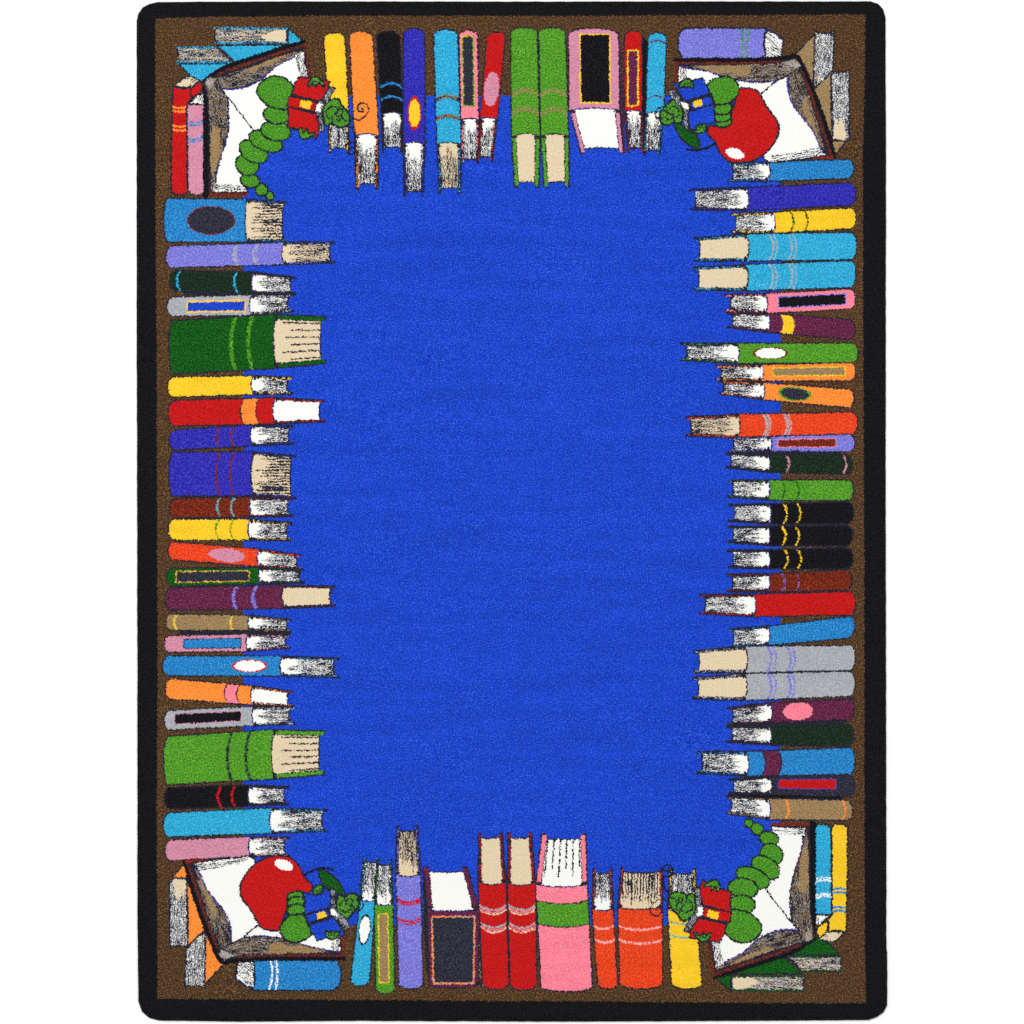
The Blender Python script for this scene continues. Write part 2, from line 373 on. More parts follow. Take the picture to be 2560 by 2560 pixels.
V(B3,1806,958,498,970,1294,922,1228,942,1224,'yellow',e=6,bands=[(1100,3.2,'teal',.1),(1250,3.2,'teal',.1)],label='yellow book behind the lower right bookworm')

# ------------------------------------------------------------------ corner pictures
def mapper(tile, rot=None):
    ox, oy, sc = tile
    def f(pts):
        p = np.array(pts, float) / sc + (ox, oy)
        if rot: p = np.array(rot) - p
        return p
    return f

def streaks(w, m, direction, page, prt, dens=.5, seed=0, ln=11, th=2.15):
    a = math.radians(direction); c, s_ = math.cos(a), math.sin(a)
    q = WX[w] * c + WY[w] * s_; t = -WX[w] * s_ + WY[w] * c
    st = lines(q, t, seed, th * 1.75)
    if page is not None: put(w, m, page, prt)
    put(w, m & (st > 1 - dens + .02), 'charcoal', prt)

def hatched(pts, direction, page, prt, dens=.5, seed=0, ow=2, smooth=False, th=2.15):
    p = curve(pts) if smooth else np.array(pts, float)
    w = win(p[:, 0].min(), p[:, 1].min(), p[:, 0].max(), p[:, 1].max())
    m = inside(WX[w], WY[w], p)
    streaks(w, m, direction, page, prt, dens, seed, th=th)
    if ow: put(w, seg_dist(WX[w], WY[w], p, True) < ow, 'charcoal', prt)

def ell(M, sc, cx, cy, rx, ry, rot, color, prt, ow=2.2, oc='charcoal'):
    poly(M(ellipse(cx, cy, rx, ry, rot)), color, prt, ow, oc)

def worm_corner(rot, lying, upright, upright2, names):
    TILE = (320, 0, 3.864); M = mapper(TILE, rot); Z = mapper((700, 180, 8.05), rot); sc = 3.864
    # two books lying flat behind
    for nm, pages, cov in (
        (names[0], [(835,272),(1535,278),(1535,410),(845,415)], [[(1545,272),(1700,400),(1545,442)], [(860,438),(1540,432),(1040,608)]]),
        (names[1], [(480,462),(850,458),(1000,600),(480,604)], [[(488,620),(1040,612),(860,700),(725,790),(665,792)]])):
        P = part('book_motif', nm); PP = part('page_block', None, P)
        for c in cov: poly(M(c), lying, P, 2)
        hatched(M(pages), 0, ('silver','cream',.5), PP, .52, 41)
        if len(cov) == 2: poly(M([(1300,335),(1400,300),(1440,278),(1525,285),(1525,405),(1370,405),(1290,370)]), 'cream', PP, 0)
        stroke(M([pages[0], pages[1]]), 4.5, (lying, 'charcoal', .5), P, False)
        stroke(M([pages[3], pages[2]]), 4.5, (lying, 'charcoal', .5), P, False)
    # tall upright book
    P = part('book_motif', names[2]); PP = part('page_block', None, P)
    hatched(M([(440,832),(520,760),(600,735),(700,780),(620,850)]), 0, 'cream', PP, .3, 5)
    poly(M([(475,830),(530,775),(610,768),(605,835)]), 'cream', PP, 0)
    poly(M([(612,850),(688,780),(722,850),(690,905),(612,945)]), upright, P, 2.2)
    poly(M([(432,835),(480,852),(560,855),(600,838),(604,960),(565,1010),(572,1850),(540,1882),(455,1882),(418,1850),(418,1400),(424,1200)]), upright, P, 2.2)
    bc_ = {'red': ('orange', 'red'), 'yellow': ('midblue', 'tan')}[upright]
    for y in (1050, 1230):
        stroke(M([(438,y-15),(500,y-5),(560,y-15)]), 3.6, bc_[0], P); stroke(M([(438,y+22),(500,y+32),(560,y+22)]), 3.6, bc_[0], P)
    P = part('book_motif', names[3]); PP = part('page_block', None, P)
    hatched(M([(585,1000),(680,915),(740,900),(740,1010)]), 90, 'white', PP, .4, 6)
    poly(M([(610,995),(660,955),(705,1000)]), 'white', PP, 0)
    poly(M([(568,1005),(740,1012),(738,1850),(700,1884),(610,1876),(578,1840)]), upright2, P, 2.2)
    b2 = {'mauve': 'midblue', 'cyan': 'white'}[upright2]
    for y in (1185, 1340):
        stroke(M([(582,y-6),(650,y+4),(732,y-22)]), 3.4, b2, P, gap=.12); stroke(M([(582,y+22),(650,y+26),(732,y+8)]), 3.4, b2, P, gap=.12)
    # open book
    P = part('open_book_motif', names[4]); PE = part('page_edges', None, P); PW = part('open_pages', None, P)
    poly(M([(725,790),(845,705),(1700,402),(1745,560),(1775,745),(1650,760),(1150,1700),(1165,1890),(745,1890)]), 'charcoal', P, 0)
    stroke(M([(1700,402),(1040,612),(845,702),(735,780)]), 9, 'black', P)
    stroke(M([(755,820),(752,1100),(752,1890)]), 13, 'black', P, False)
    stroke(M([(1695,432),(1250,585),(870,715)]), 5.5, ('maroon', 'charcoal', .35), P)
    stroke(M([(795,1200),(800,1890)]), 4.5, ('maroon', 'charcoal', .4), P, False)
    stroke(M([(805,1878),(1150,1880)]), 7, 'maroon', P, False)
    stroke(M([(1712,440),(1740,620),(1760,745)]), 5.5, ('maroon', 'charcoal', .25), P)
    hatched(M([(850,745),(1100,668),(1680,468),(1690,520),(1560,575),(1420,650),(1280,770),(1130,840),(960,862),(890,850)]), -17, ('tan', 'silver', .35), PE, .62, 12, 1.5)
    poly(M([(1120,680),(1340,590),(1560,515),(1450,590),(1280,650),(1210,705)]), 'tan', PE, 0)
    hatched(M([(735,790),(800,735),(860,760),(900,860),(960,960),(968,1250),(910,1480),(860,1650),(840,1850),(800,1850),(790,1400),(775,1000)]), 82, ('tan', 'silver', .3), PE, .62, 13, 1.5)
    poly(M([(820,1215),(890,1240),(885,1480),(850,1640),(812,1700),(795,1560),(795,1300)]), 'tan', PE, 0)
    poly(M([(745,790),(800,745),(835,800),(790,860)]), ('silver', 'tan', .4), PE, 0)
    poly(M([(900,866),(1000,864),(1130,846),(1280,772),(1420,650),(1560,575),(1640,540),(1665,745),(1600,900),(1540,1250),(1250,1480),(1080,1650),(1130,1760),(1140,1850),(835,1855),(860,1650),(912,1480),(968,1250),(962,960)]), 'white', PW, 0)
    stroke(M([(900,860),(1000,864),(1130,846),(1280,772),(1420,650),(1560,575),(1640,525)]), 2.6, ('indigo', 'charcoal', .3), PE)
    stroke(M([(900,866),(962,960),(970,1250),(912,1480),(860,1650),(845,1790)]), 2.6, ('charcoal', 'indigo', .3), PE)
    stroke(M([(915,880),(1060,1060),(1225,1280)]), 2.6, 'charcoal', PW)
    hatched(M([(1612,535),(1690,500),(1712,640),(1735,745),(1660,750)]), 76, 'white', PE, .5, 15, 0)
    hatched(M([(835,1775),(1060,1785),(1130,1800),(1145,1852),(825,1862)]), 3, 'white', PE, .42, 16, 0, th=2.6)
    stroke(M([(820,1858),(1145,1860)]), 3, 'charcoal', PE, False)
    # caterpillar, tail first
    W = part('bookworm_motif', names[5])
    for (cx, cy_, rx, ry, ro) in ((1370,1892,42,42,0),(1290,1836,60,58,20),(1178,1745,96,66,14),(1152,1592,116,98,30),(1212,1462,150,100,32),
                                  (1332,1365,172,92,22),(1428,1262,146,98,8),(1440,1105,132,92,4)):
        ell(M, sc, cx, cy_, rx, ry, ro, 'wormgreen', W, 2.2, ('charcoal', 'forest', .5))
    poly(M([(1245,900),(1280,800),(1370,742),(1460,738),(1540,772),(1600,840),(1575,930),(1555,1052),(1430,1046),(1325,1000)]), 'wormgreen', W, 2.4, ('charcoal', 'forest', .5), True)
    # the head, behind the little book
    HD = part('head', None, W)
    poly(Z([(1090,530),(1180,560),(1250,680),(1350,780),(1400,880),(1410,1000),(1350,1080),(1240,1115),(1110,1085),(1040,1040),(930,1075),(880,950),(855,720),(960,600)]), 'wormgreen', HD, 2.8, ('charcoal', 'forest', .4), True)
    for s_ in ([(930,760),(1080,690),(1170,770)], [(930,790),(945,890),(1010,940)], [(1050,880),(1060,1040)], [(1190,690),(1150,800),(1100,850)],
               [(1170,760),(1250,740),(1250,850),(1170,900),(1130,850)], [(1240,900),(1310,980),(1400,980)], [(1130,940),(1180,1000),(1220,930)]):
        stroke(Z(s_), 2.2, 'charcoal', HD)
    # the little red book
    RB = part('held_book', 'small red book the bookworm reads', W)
    hatched(Z([(1000,290),(1110,320),(1050,440),(970,600),(890,690),(850,800),(895,1190),(790,1205),(740,850),(700,770),(740,620),(880,500)]), 60, 'silver', RB, .62, 21, 1.6)
    poly(Z([(740,640),(870,640),(820,700),(820,810),(700,780)]), 'white', RB, 0)
    poly(Z([(385,92),(1010,188),(940,400),(800,588),(735,620),(700,800),(735,850),(775,1230),(720,1350),(155,1110),(150,692),(185,490),(240,455),(300,250)]), 'charcoal', RB, 0)
    poly(Z([(385,92),(1010,188),(940,400),(800,588),(240,455),(300,250)]), 'red', RB, 2)
    poly(Z([(185,490),(725,600),(695,800),(150,692)]), 'red', RB, 2)
    poly(Z([(160,700),(730,850),(780,1060),(775,1230),(720,1350),(640,1270),(370,1150),(155,1110),(172,900)]), 'red', RB, 2)
    poly(Z([(430,560),(650,610),(605,755),(395,695)]), 'yellow', RB, 0)
    HN = part('hand', None, W)
    poly(Z([(565,270),(590,170),(700,95),(810,145),(900,270),(870,300),(780,220),(715,300),(650,240),(600,290)]), 'wormgreen', HN, 2.3, ('charcoal', 'forest', .5), True)
    for s_ in ([(640,230),(680,180)], [(720,280),(720,190)], [(800,240),(770,190)]): stroke(Z(s_), 1.8, 'charcoal', HN, False)
    HN = part('hand', None, W)
    poly(Z([(375,1170),(440,1120),(470,1220),(540,1130),(580,1235),(700,1215),(690,1265),(600,1310),(540,1350),(440,1340),(390,1270)]), 'wormgreen', HN, 2.3, ('charcoal', 'forest', .5), True)
    AN = part('antenna', None, W)
    stroke(Z([(1395,880),(1480,945),(1600,958),(1720,880),(1785,760),(1745,660),(1650,618),(1575,660),(1565,755),(1640,810),(1685,765),(1640,735)]), 2.8, 'charcoal', AN)
    AN = part('antenna', None, W)
    stroke(Z([(1350,1085),(1475,1150),(1510,1260),(1520,1420),(1440,1420),(1350,1440),(1330,1550),(1380,1640),(1480,1640),(1510,1560),(1440,1510),(1410,1560)]), 3, ('charcoal', 'black', .5), AN)

def apple_corner(rot, lying, top, topband, names):
    TILE = (1680, 0, 3.45); M = mapper(TILE, rot); Z = mapper((1630, 180, 8.05), rot); sc = 3.45
    P = part('book_motif', names[0]); PP = part('page_block', None, P)
    hatched(M([(800,262),(860,275),(960,345),(945,492),(800,500)]), 35, 'white', PP, .42, 31, th=3)
    stroke(M([(812,248),(880,285),(965,350)]), 5, ('charcoal', 'indigo', .3), P)
    poly(M([(112,242),(815,242),(792,330),(795,430),(808,504),(90,504),(55,440),(52,380),(62,290)]), top, P, 2.2)
    stroke(M([(612,255),(600,380),(612,500)]), 3.6, topband, P, gap=.05); stroke(M([(668,255),(645,380),(655,500)]), 3.6, topband, P, gap=.05)
    # two leaning books
    P = part('book_motif', names[1]); PP = part('page_block', None, P)
    poly(M([(1235,290),(1055,475),(1110,520),(1220,770),(1228,500)]), lying, P, 2)
    hatched(M([(1232,262),(1260,285),(1370,285),(1398,262),(1388,600),(1260,740),(1218,730)]), 90, ('silver','white',.45), PP, .5, 32)
    poly(M([(1255,670),(1280,655),(1270,700),(1250,710)]), 'cream', PP, 0)
    P = part('book_motif', names[2]); PP = part('page_block', None, P)
    poly(M([(1372,625),(1215,780),(1385,1210),(1370,900)]), lying, P, 2)
    poly(M([(1378,1212),(1505,1215),(1400,1345)]), lying, P, 2)
    hatched(M([(1374,620),(1400,622),(1500,622),(1526,600),(1532,1190),(1500,1212),(1385,1205)]), 90, ('silver','white',.45), PP, .5, 33)
    poly(M([(1405,1010),(1430,1090),(1450,1020),(1475,1030),(1508,1185),(1480,1205),(1392,1195)]), 'cream', PP, 0)
    # open book
    P = part('open_book_motif', names[3]); PE = part('page_edges', None, P); PW = part('open_pages', None, P)
    poly(M([(30,525),(960,495),(1060,482),(1112,530),(1220,775),(1405,1352),(840,1402),(800,1385),(760,1100),(560,720),(30,715)]), 'charcoal', P, 0)
    stroke(M([(28,520),(500,520),(950,500),(1055,480),(1110,530),(1215,770),(1320,1060),(1400,1350)]), 9, 'black', P)
    stroke(M([(35,542),(350,545),(700,542),(940,530)]), 5, ('maroon', 'charcoal', .35), P)
    stroke(M([(1120,620),(1200,830),(1290,1090),(1375,1340)]), 6.5, ('maroon', 'charcoal', .35), P)
    stroke(M([(1385,1355),(1230,1362)]), 6, ('maroon', 'red', .3), P)
    stroke(M([(36,545),(34,700)]), 7, ('maroon', 'charcoal', .2), P, False)
    hatched(M([(60,568),(900,548),(1060,505),(1115,560),(1100,600),(1010,640),(900,692),(750,708),(560,690),(430,655),(300,615),(150,585)]), -4, ('tan', 'silver', .35), PE, .6, 34, 1.3)
    poly(M([(180,572),(690,562),(670,640),(590,660),(500,620),(400,640),(300,605)]), 'tan', PE, 0)
    poly(M([(960,545),(1060,510),(1110,560),(1080,590),(1030,570)]), ('silver', 'tan', .4), PE, 0)
    hatched(M([(1010,640),(1080,600),(1115,640),(1190,830),(1330,1310),(1290,1285),(1210,1110),(1060,920),(1005,790)]), 68, ('tan', 'silver', .3), PE, .66, 35, 1.3)
    poly(M([(1150,830),(1215,1020),(1290,1260),(1250,1200),(1180,1060),(1120,920)]), ('tan', 'charcoal', .12), PE, 0)
    poly(M([(62,592),(150,590),(300,615),(430,655),(560,692),(750,712),(900,694),(1002,650),(1005,790),(1055,920),(1205,1110),(1275,1265),(1310,1330),(1100,1370),(850,1392),(800,1370),(760,1100),(560,750),(62,720)]), 'white', PW, 0)
    stroke(M([(62,575),(150,590),(300,615),(430,655),(560,692),(750,712),(900,694),(1002,650)]), 2.6, ('charcoal', 'indigo', .5), PE)
    stroke(M([(998,650),(1002,790),(1055,920),(1205,1110),(1280,1280),(1310,1330)]), 2.8, ('indigo', 'charcoal', .3), PE)
    stroke(M([(998,650),(900,700),(770,806)]), 2.6, 'charcoal', PW)
    hatched(M([(62,580),(128,590),(130,720),(60,715)]), 88, 'white', PE, .5, 36, 0)
    hatched(M([(860,1345),(1265,1275),(1320,1335),(1100,1368),(850,1396)]), -9, 'white', PE, .45, 37, 0, th=2.6)
    stroke(M([(1330,1345),(1100,1374),(850,1402),(805,1380),(785,1330)]), 3, 'charcoal', PE)
    # apple
    A = part('apple_motif', names[4])
    poly(M([(575,772),(640,760),(735,782),(790,870),(840,950),(902,1030),(922,1110),(900,1200),(820,1310),(710,1380),(600,1404),(500,1392),(430,1340),(390,1270),(360,1210),(300,1150),(335,1082),(420,1100),(500,1060),(520,960),(545,880)]), 'red', A, 2.4, 'charcoal', True)
    G = part('highlight', None, A)
    ell(M, sc, 545, 1325, 84, 42, 18, 'white', G, 0)
    ST = part('stem', None, A); stroke(Z([(690,1550),(850,1575),(1050,1545),(1260,1440)]), 5.2, ('black', 'charcoal', .3), ST)
    LF = part('leaf', None, A)
    poly(Z([(440,1040),(600,1060),(850,1215),(930,1350),(965,1520),(850,1525),(640,1390),(510,1210)]), 'green', LF, 2, 'charcoal', True)
    # worm
    W = part('bookworm_motif', names[5])
    poly(Z([(1250,560),(1630,600),(1620,990),(1570,1090),(1420,1135),(1270,1050)]), ('forest','charcoal',.5), W, 0)
    for (cx, cy_, rx, ry, ro) in ((1440,1015,160,100,-8),(1425,900,175,105,-8),(1425,740,185,120,-8),):
        poly(Z(ellipse(cx, cy_, rx, ry, ro)), 'wormgreen', W, 2.4, ('charcoal', 'forest', .5))
    poly(Z([(1115,270),(1250,140),(1470,88),(1650,150),(1742,300),(1730,440),(1610,590),(1480,645),(1270,645),(1210,500)]), 'wormgreen', W, 2.4, ('charcoal', 'forest', .5), True)
    HD = part('head', None, W)
    poly(Z([(390,570),(500,590),(600,720),(620,800),(590,1010),(500,1035),(430,1010),(340,1070),(220,1050),(160,930),(160,830),(270,690)]), 'wormgreen', HD, 2.8, ('charcoal', 'forest', .4), True)
    for s_ in ([(350,740),(440,690),(530,740)], [(540,760),(540,850),(490,910)], [(430,850),(450,1000)], [(300,730),(330,820),(400,860)],
               [(250,760),(310,850),(280,920),(350,960)], [(340,960),(380,960),(420,900)], [(150,900),(210,940)]):
        stroke(Z(s_), 2.2, 'charcoal', HD)
    RB = part('held_book', 'small blue book the bookworm reads', W)
    hatched(Z([(330,380),(440,340),(660,590),(740,640),(740,1200),(640,1120),(630,760),(400,530)]), 75, 'silver', RB, .62, 38, 1.6)
    poly(Z([(560,590),(710,640),(750,760),(650,740)]), 'white', RB, 0)
    poly(Z([(420,232),(1010,120),(1200,470),(1262,700),(1262,1000),(805,1240),(732,1000),(735,620),(640,590)]), 'charcoal', RB, 0)
    poly(Z([(420,232),(850,160),(1010,120),(1100,270),(1165,430),(660,590),(490,310)]), 'blue', RB, 1.7)
    poly(Z([(740,620),(1180,470),(1240,640),(830,760)]), 'blue', RB, 2)
    poly(Z([(735,800),(1240,650),(1262,1000),(1100,1070),(805,1240),(732,1000)]), 'blue', RB, 1.7)
    poly(Z([(808,598),(990,548),(1030,660),(850,712)]), 'yellow', RB, 0)
    HN = part('hand', None, W)
    poly(Z([(545,310),(600,190),(700,140),(800,180),(840,310),(760,300),(700,310),(640,290)]), 'wormgreen', HN, 2.3, ('charcoal', 'forest', .5), True)
    for s_ in ([(640,290),(670,230)], [(720,300),(720,240)], [(780,290),(765,230)]): stroke(Z(s_), 1.8, 'charcoal', HN, False)
    HN = part('hand', None, W)
    poly(Z([(800,1170),(900,1165),(890,1085),(960,1060),(1060,1040),(1090,1150),(1000,1230),(900,1220)]), 'wormgreen', HN, 2.3, ('charcoal', 'forest', .5), True)
    stroke(Z([(930,1090),(970,1130),(940,1170)]), 1.8, 'charcoal', HN); stroke(Z([(1000,1080),(1020,1130)]), 1.8, 'charcoal', HN, False)
    AN = part('antenna', None, W)
    stroke(Z([(280,700),(180,710),(90,770),(75,860),(120,930),(170,900)]), 2.8, 'charcoal', AN)

worm_corner(None, 'cyan', 'red', 'mauve', ('cyan book lying flat in the upper left corner, upper one', 'cyan book lying flat in the upper left corner, lower one',
    'tall red book with orange bands', 'tall mauve book with blue bands', 'open book under the upper left bookworm', 'green bookworm reading a red book in the upper left corner'))
apple_corner(None, 'tan', 'periwinkle', 'lime', ('periwinkle book with green bands lying on the upper right open book', 'tan book leaning in the upper right corner, inner one',
    'tan book leaning in the upper right corner, outer one', 'open book under the upper right apple', 'red apple in the upper right corner', 'green bookworm leaving the upper right apple'))
apple_corner((2547.5, 2546.5), 'orange', 'midblue', 'white', ('mid-blue book with white bands under the lower left open book', 'orange book leaning in the lower left corner, inner one',
    'orange book leaning in the lower left corner, outer one', 'open book under the lower left apple', 'red apple in the lower left corner', 'green bookworm leaving the lower left apple'))
worm_corner((2547, 2547.5), 'green', 'yellow', 'cyan', ('dark green book lying flat in the lower right corner, lower one', 'dark green book lying flat in the lower right corner, upper one',
    'tall yellow book with blue bands', 'tall cyan book with white bands', 'open book under the lower right bookworm', 'green bookworm reading a red book in the lower right corner'))

# ------------------------------------------------------------------ materials
def lin(c):
    c = c / 255.0
    return c / 12.92 if c <= .04045 else ((c + .055) / 1.055) ** 2.4
GAIN = 1.14                                             # how much light the room gives: albedo = shown value / GAIN
def rgba(c, k=1.0): return tuple(min(.88, lin(v) / GAIN * k) for v in c) + (1,)

def yarn(name, base, dark, light, amt=1.0):
    m = bpy.data.materials.new('yarn_' + name); m.use_nodes = True
    nt = m.node_tree; N = nt.nodes; Lk = nt.links
    b = N['Principled BSDF']; b.inputs['Roughness'].default_value = .92
    b.inputs['Specular IOR Level'].default_value = .03
    tc = N.new('ShaderNodeTexCoord')
    n1 = N.new('ShaderNodeTexNoise'); n1.inputs['Scale'].default_value = 310; n1.inputs['Detail'].default_value = 2.5; n1.inputs['Roughness'].default_value = .62
    Lk.new(tc.outputs['Object'], n1.inputs['Vector'])
    r = N.new('ShaderNodeValToRGB'); e = r.color_ramp.elements
    e[0].position = .36; e[0].color = rgba(dark); e[1].position = .655; e[1].color = rgba(light)
    k = e.new(.475); k.color = rgba(base); k = e.new(.53); k.color = rgba(base)
    Lk.new(n1.outputs['Fac'], r.inputs['Fac'])
    n2 = N.new('ShaderNodeTexNoise'); n2.inputs['Scale'].default_value = 8; n2.inputs['Detail'].default_value = 7; n2.inputs['Roughness'].default_value = .62  # broad tone patches: pile-lay shading put into the yarn colour
    mp = N.new('ShaderNodeMapping'); mp.inputs['Scale'].default_value = (.4, 4.0, 1)
    Lk.new(tc.outputs['Object'], mp.inputs['Vector']); Lk.new(mp.outputs['Vector'], n2.inputs['Vector'])
    mr = N.new('ShaderNodeMapRange'); mr.inputs['From Min'].default_value = .3; mr.inputs['From Max'].default_value = .7
    sp = .82 if name == 'field' else .89 if name not in ('white', 'cream') else .985
    mr.inputs['To Min'].default_value = sp; mr.inputs['To Max'].default_value = 2 - sp
    n4 = N.new('ShaderNodeTexNoise'); n4.inputs['Scale'].default_value = 60; n4.inputs['Detail'].default_value = 3
    Lk.new(tc.outputs['Object'], n4.inputs['Vector'])
    av = N.new('ShaderNodeMix'); av.inputs[0].default_value = .45
    Lk.new(n2.outputs['Fac'], av.inputs[2]); Lk.new(n4.outputs['Fac'], av.inputs[3]); Lk.new(av.outputs[0], mr.inputs['Value'])
    mx = N.new('ShaderNodeVectorMath'); mx.operation = 'SCALE'
    Lk.new(r.outputs['Color'], mx.inputs[0]); Lk.new(mr.outputs['Result'], mx.inputs['Scale'])
    Lk.new(mx.outputs['Vector'], b.inputs['Base Color'])
    bm = N.new('ShaderNodeBump'); bm.inputs['Strength'].default_value = .28; bm.inputs['Distance'].default_value = .0012
    n3 = N.new('ShaderNodeTexNoise'); n3.inputs['Scale'].default_value = 420; n3.inputs['Detail'].default_value = 1
    Lk.new(tc.outputs['Object'], n3.inputs['Vector']); Lk.new(n3.outputs['Fac'], bm.inputs['Height']); Lk.new(bm.outputs['Normal'], b.inputs['Normal'])
    return m
MATS = [yarn(n, *PAL[n]) for n in NAMES]

# ------------------------------------------------------------------ objects
scn = bpy.context.scene
col = scn.collection
def link(o, parent=None):
    col.objects.link(o)
    if parent: o.parent = parent
    return o

rug = bpy.data.objects.new('area_rug', None); link(rug)
rug['label'] = 'blue area rug with a border of woven books, apples and green bookworms'
rug['category'] = 'rug'

outp = np.array(OUT, float)
ok = np.zeros((ny, nx), bool)
ok = inside(GX, GY, outp)
dist = np.full((ny, nx), 99., np.float32)
edgeband = ~((GX > 400) & (GX < 2155) & (GY > 60) & (GY < 2490))
dist[edgeband] = seg_dist(GX[edgeband], GY[edgeband], outp, True)
ok &= dist > 3.2

# shared vertex grid: pile surface, tuft by tuft
vx = X0 + np.arange(nx + 1) * CELL; vy = Y0 + np.arange(ny + 1) * CELL
VX, VY = np.meshgrid(vx, vy)
j = CELL * .33
VX = VX + rng.uniform(-j, j, VX.shape); VY = VY + rng.uniform(-j, j, VY.shape)
def fieldv(step, seed):
    r = np.random.default_rng(seed)
    w = int((X1 - X0) / step) + 5; h = int((Y1 - Y0) / step) + 5
    g = r.standard_normal((h, w)).astype(np.float32)
    fx = (VX - X0) / step + 1; fy = (VY - Y0) / step + 1
    ix = fx.astype(int); iy = fy.astype(int); fx = fx - ix; fy = fy - iy
    return ((g[iy, ix] * (1 - fx) + g[iy, ix + 1] * fx) * (1 - fy) + (g[iy + 1, ix] * (1 - fx) + g[iy + 1, ix + 1] * fx) * fy)
VZ = PILE + .0001 * rng.standard_normal(VX.shape) + .00015 * fieldv(3.4, 21) + .0004 * fieldv(60, 22)
eb = ~((VX > 380) & (VX < 2180) & (VY > 40) & (VY < 2515))
dv = np.full(VX.shape, 99., np.float32)
dv[eb] = seg_dist(VX[eb], VY[eb], outp, True)
VZ = VZ - .0042 * np.clip(1 - dv / 15, 0, 1) ** 2.2
WXv, WYv = (VX - CX) * U, (CY - VY) * U
co_all = np.stack([WXv, WYv, VZ], -1).reshape(-1, 3).astype(np.float32)

fi, fj = np.nonzero(ok)
pid = PRT[fi, fj]; cid = COL[fi, fj]
v00 = fi * (nx + 1) + fj
quads = np.stack([v00, v00 + (nx + 1), v00 + (nx + 1) + 1, v00 + 1], 1)
order = np.argsort(pid, kind='stable'); pid = pid[order]; cid = cid[order]; quads = quads[order]
starts = np.searchsorted(pid, np.arange(len(PARTS) + 1))
objs = {}
for p, (name, label, par) in enumerate(PARTS):
    a, b = starts[p], starts[p + 1]
    if b - a < 6:
        continue
    q = quads[a:b]; c = cid[a:b]; n = len(q)
    uv, inv = np.unique(q.ravel(), return_inverse=True)
    me = bpy.data.meshes.new(name)
    me.vertices.add(len(uv)); me.vertices.foreach_set('co', co_all[uv].ravel())
    me.loops.add(4 * n); me.loops.foreach_set('vertex_index', inv.astype(np.int32).ravel())
    me.polygons.add(n); me.polygons.foreach_set('loop_start', np.arange(0, 4 * n, 4, dtype=np.int32))
    used = np.unique(c); lut = np.zeros(256, np.int32)
    for k, u_ in enumerate(used):
        me.materials.append(MATS[u_]); lut[u_] = k
    me.polygons.foreach_set('material_index', lut[c])
    me.update(calc_edges=True)
    parent = objs.get(par) if par is not None else None
    o = link(bpy.data.objects.new(name, me), parent or rug)
    if label: o['label'] = label
    objs[p] = o

# serged edge: a thick thread-wrapped cord round the rug
def binding():
    pts = []
    P = curve(outp, True, 1)
    m = len(P)
    for i in range(m):
        a, b = P[i], P[(i + 1) % m]; L = math.hypot(*(b - a)); k = max(1, int(L / 3.0))
        for t in range(k): pts.append(a + (b - a) * t / k)
    pts = np.array(pts); n = len(pts)
    wob = np.random.default_rng(5).standard_normal(n)
    wob = np.convolve(np.r_[wob[-9:], wob, wob[:9]], np.ones(7) / 7, 'same')[9:-9]
    nxt = np.roll(pts, -1, 0); prv = np.roll(pts, 1, 0)
    tan = nxt - prv; tan /= np.linalg.norm(tan, axis=1)[:, None]
    nor = np.stack([tan[:, 1], -tan[:, 0]], 1)
    cxy = pts.mean(0)
    sgn = np.sign(((pts - cxy) * nor).sum(1)); nor *= sgn[:, None]
    R = 4.6; S = 12; V_ = []; F = []
    for i in range(n):
        rr = R * (1 + .04 * math.sin(i * 2.1) + .03 * wob[i])
        c0 = pts[i] + nor[i] * (-R + .4 * wob[i])
        for s_ in range(S):
            a = 2 * math.pi * s_ / S
            x, y = c0 + nor[i] * rr * math.cos(a)
            wx_, wy_ = world(x, y)
            V_.append((wx_, wy_, .0046 + rr * U * 1.02 * math.sin(a)))
    for i in range(n):
        for s_ in range(S):
            i2 = (i + 1) % n; s2 = (s_ + 1) % S
            F.append((i * S + s_, i2 * S + s_, i2 * S + s2, i * S + s2))
    me = bpy.data.meshes.new('serged_edge'); me.from_pydata(V_, [], F); me.update()
    me.shade_smooth()
    m = yarn('serging', (24,24,27), (12,12,14), (40,40,44)); me.materials.append(m)
    link(bpy.data.objects.new('serged_edge', me), rug)
binding()

def backing():
    P = outp + (np.array([CX, CY]) - outp) * .006
    n = len(P); V_ = []
    for z in (.0004, .0042):
        for x, y in P: wx_, wy_ = world(x, y); V_.append((wx_, wy_, z))
    F = [tuple(range(n)), tuple(range(2 * n - 1, n - 1, -1))] + [(i, i + n, (i + 1) % n + n, (i + 1) % n) for i in range(n)]
    me = bpy.data.meshes.new('backing'); me.from_pydata(V_, [], F); me.update()
    m = bpy.data.materials.new('jute_backing'); m.use_nodes = True
    b = m.node_tree.nodes['Principled BSDF']; b.inputs['Roughness'].default_value = .95
    w_ = m.node_tree.nodes.new('ShaderNodeTexNoise'); w_.inputs['Scale'].default_value = 300
    rr = m.node_tree.nodes.new('ShaderNodeValToRGB'); rr.color_ramp.elements[0].color = (.02,.02,.02,1); rr.color_ramp.elements[1].color = (.06,.055,.05,1)
    m.node_tree.links.new(w_.outputs['Fac'], rr.inputs['Fac']); m.node_tree.links.new(rr.outputs['Color'], b.inputs['Base Color'])
    me.materials.append(m)
    link(bpy.data.objects.new('backing', me), rug)
backing()

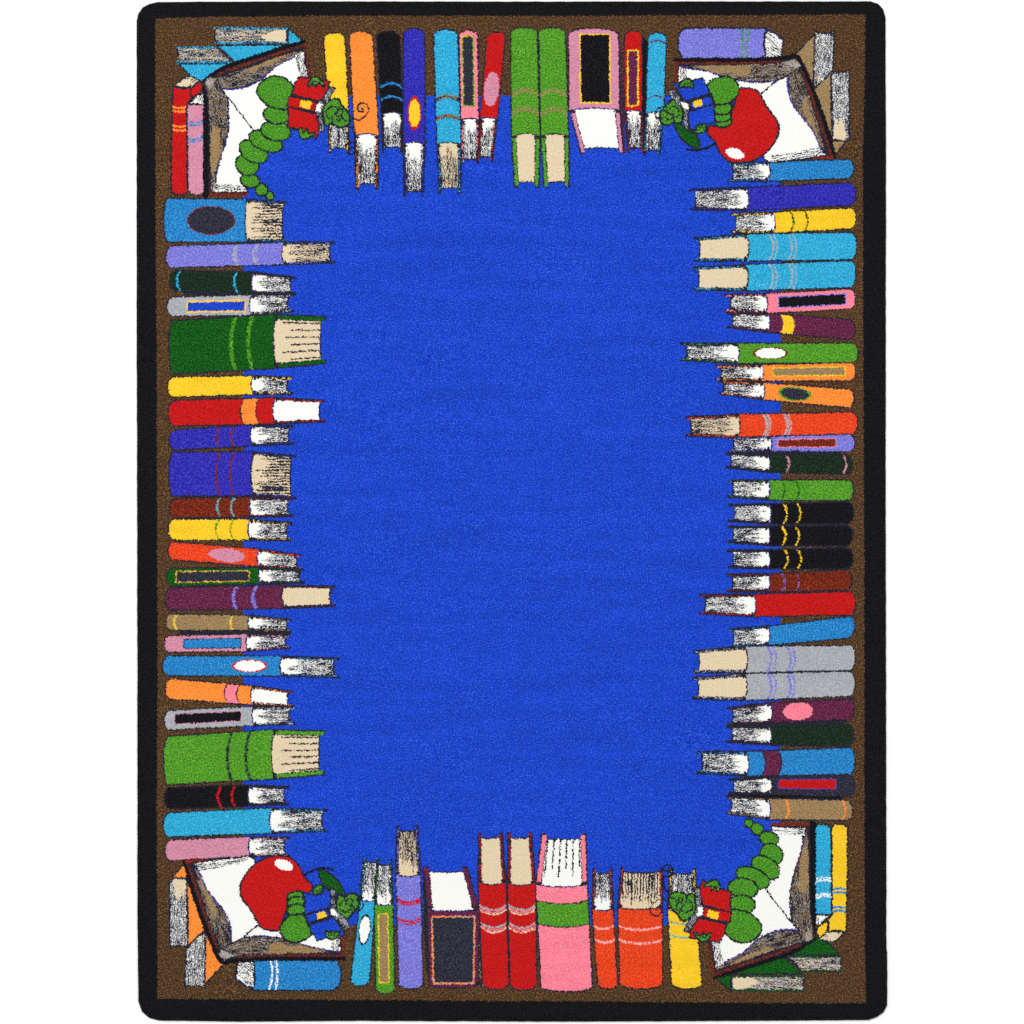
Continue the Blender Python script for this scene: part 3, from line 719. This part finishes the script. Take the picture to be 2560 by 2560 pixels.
# floor: plain white studio surface
me = bpy.data.meshes.new('floor'); s_ = 9
me.from_pydata([(-s_,-s_,0),(s_,-s_,0),(s_,s_,0),(-s_,s_,0)], [], [(0,1,2,3)]); me.update()
m = bpy.data.materials.new('white_studio_floor'); m.use_nodes = True
b = m.node_tree.nodes['Principled BSDF']; b.inputs['Roughness'].default_value = .8; b.inputs['Specular IOR Level'].default_value = .1
nz = m.node_tree.nodes.new('ShaderNodeTexNoise'); nz.inputs['Scale'].default_value = 3
rr = m.node_tree.nodes.new('ShaderNodeValToRGB'); rr.color_ramp.elements[0].color = (.93,.93,.93,1); rr.color_ramp.elements[1].color = (.96,.96,.96,1)
m.node_tree.links.new(nz.outputs['Fac'], rr.inputs['Fac']); m.node_tree.links.new(rr.outputs['Color'], b.inputs['Base Color'])
me.materials.append(m)
fl = link(bpy.data.objects.new('floor', me)); fl['kind'] = 'structure'

# ------------------------------------------------------------------ light and camera
wd = bpy.data.worlds.new('World'); scn.world = wd; wd.use_nodes = True
bg = wd.node_tree.nodes['Background']; bg.inputs['Color'].default_value = (1, 1, 1, 1); bg.inputs['Strength'].default_value = .40
def area(name, loc, size, power):
    l = bpy.data.lights.new(name, 'AREA'); l.shape = 'SQUARE'; l.size = size; l.energy = power; l.color = (1, .995, .985)
    o = link(bpy.data.objects.new(name, l)); o.location = loc
    d = -np.array(loc); import mathutils
    o.rotation_euler = mathutils.Vector(d).to_track_quat('-Z', 'Y').to_euler()
    return o
area('softbox_light', (-2.4, 3.0, 9.0), 1.6, 585)
area('softbox_light', (3.2, -2.0, 9.2), 2.2, 202)

cam = bpy.data.cameras.new('camera'); co = link(bpy.data.objects.new('camera', cam))
D = 7.0
co.location = (0, 0, D); co.rotation_euler = (0, 0, 0)
cam.sensor_width = 36; half = 1280 * U
cam.lens = 18 * (D - PILE) / half
cam.clip_end = 50; cam.clip_start = .1
scn.camera = co
scn.view_settings.view_transform = 'Standard'; scn.view_settings.look = 'None'
scn.view_settings.exposure = 0; scn.view_settings.gamma = 1
scn.cycles.use_denoising = False
scn.cycles.max_bounces = 4
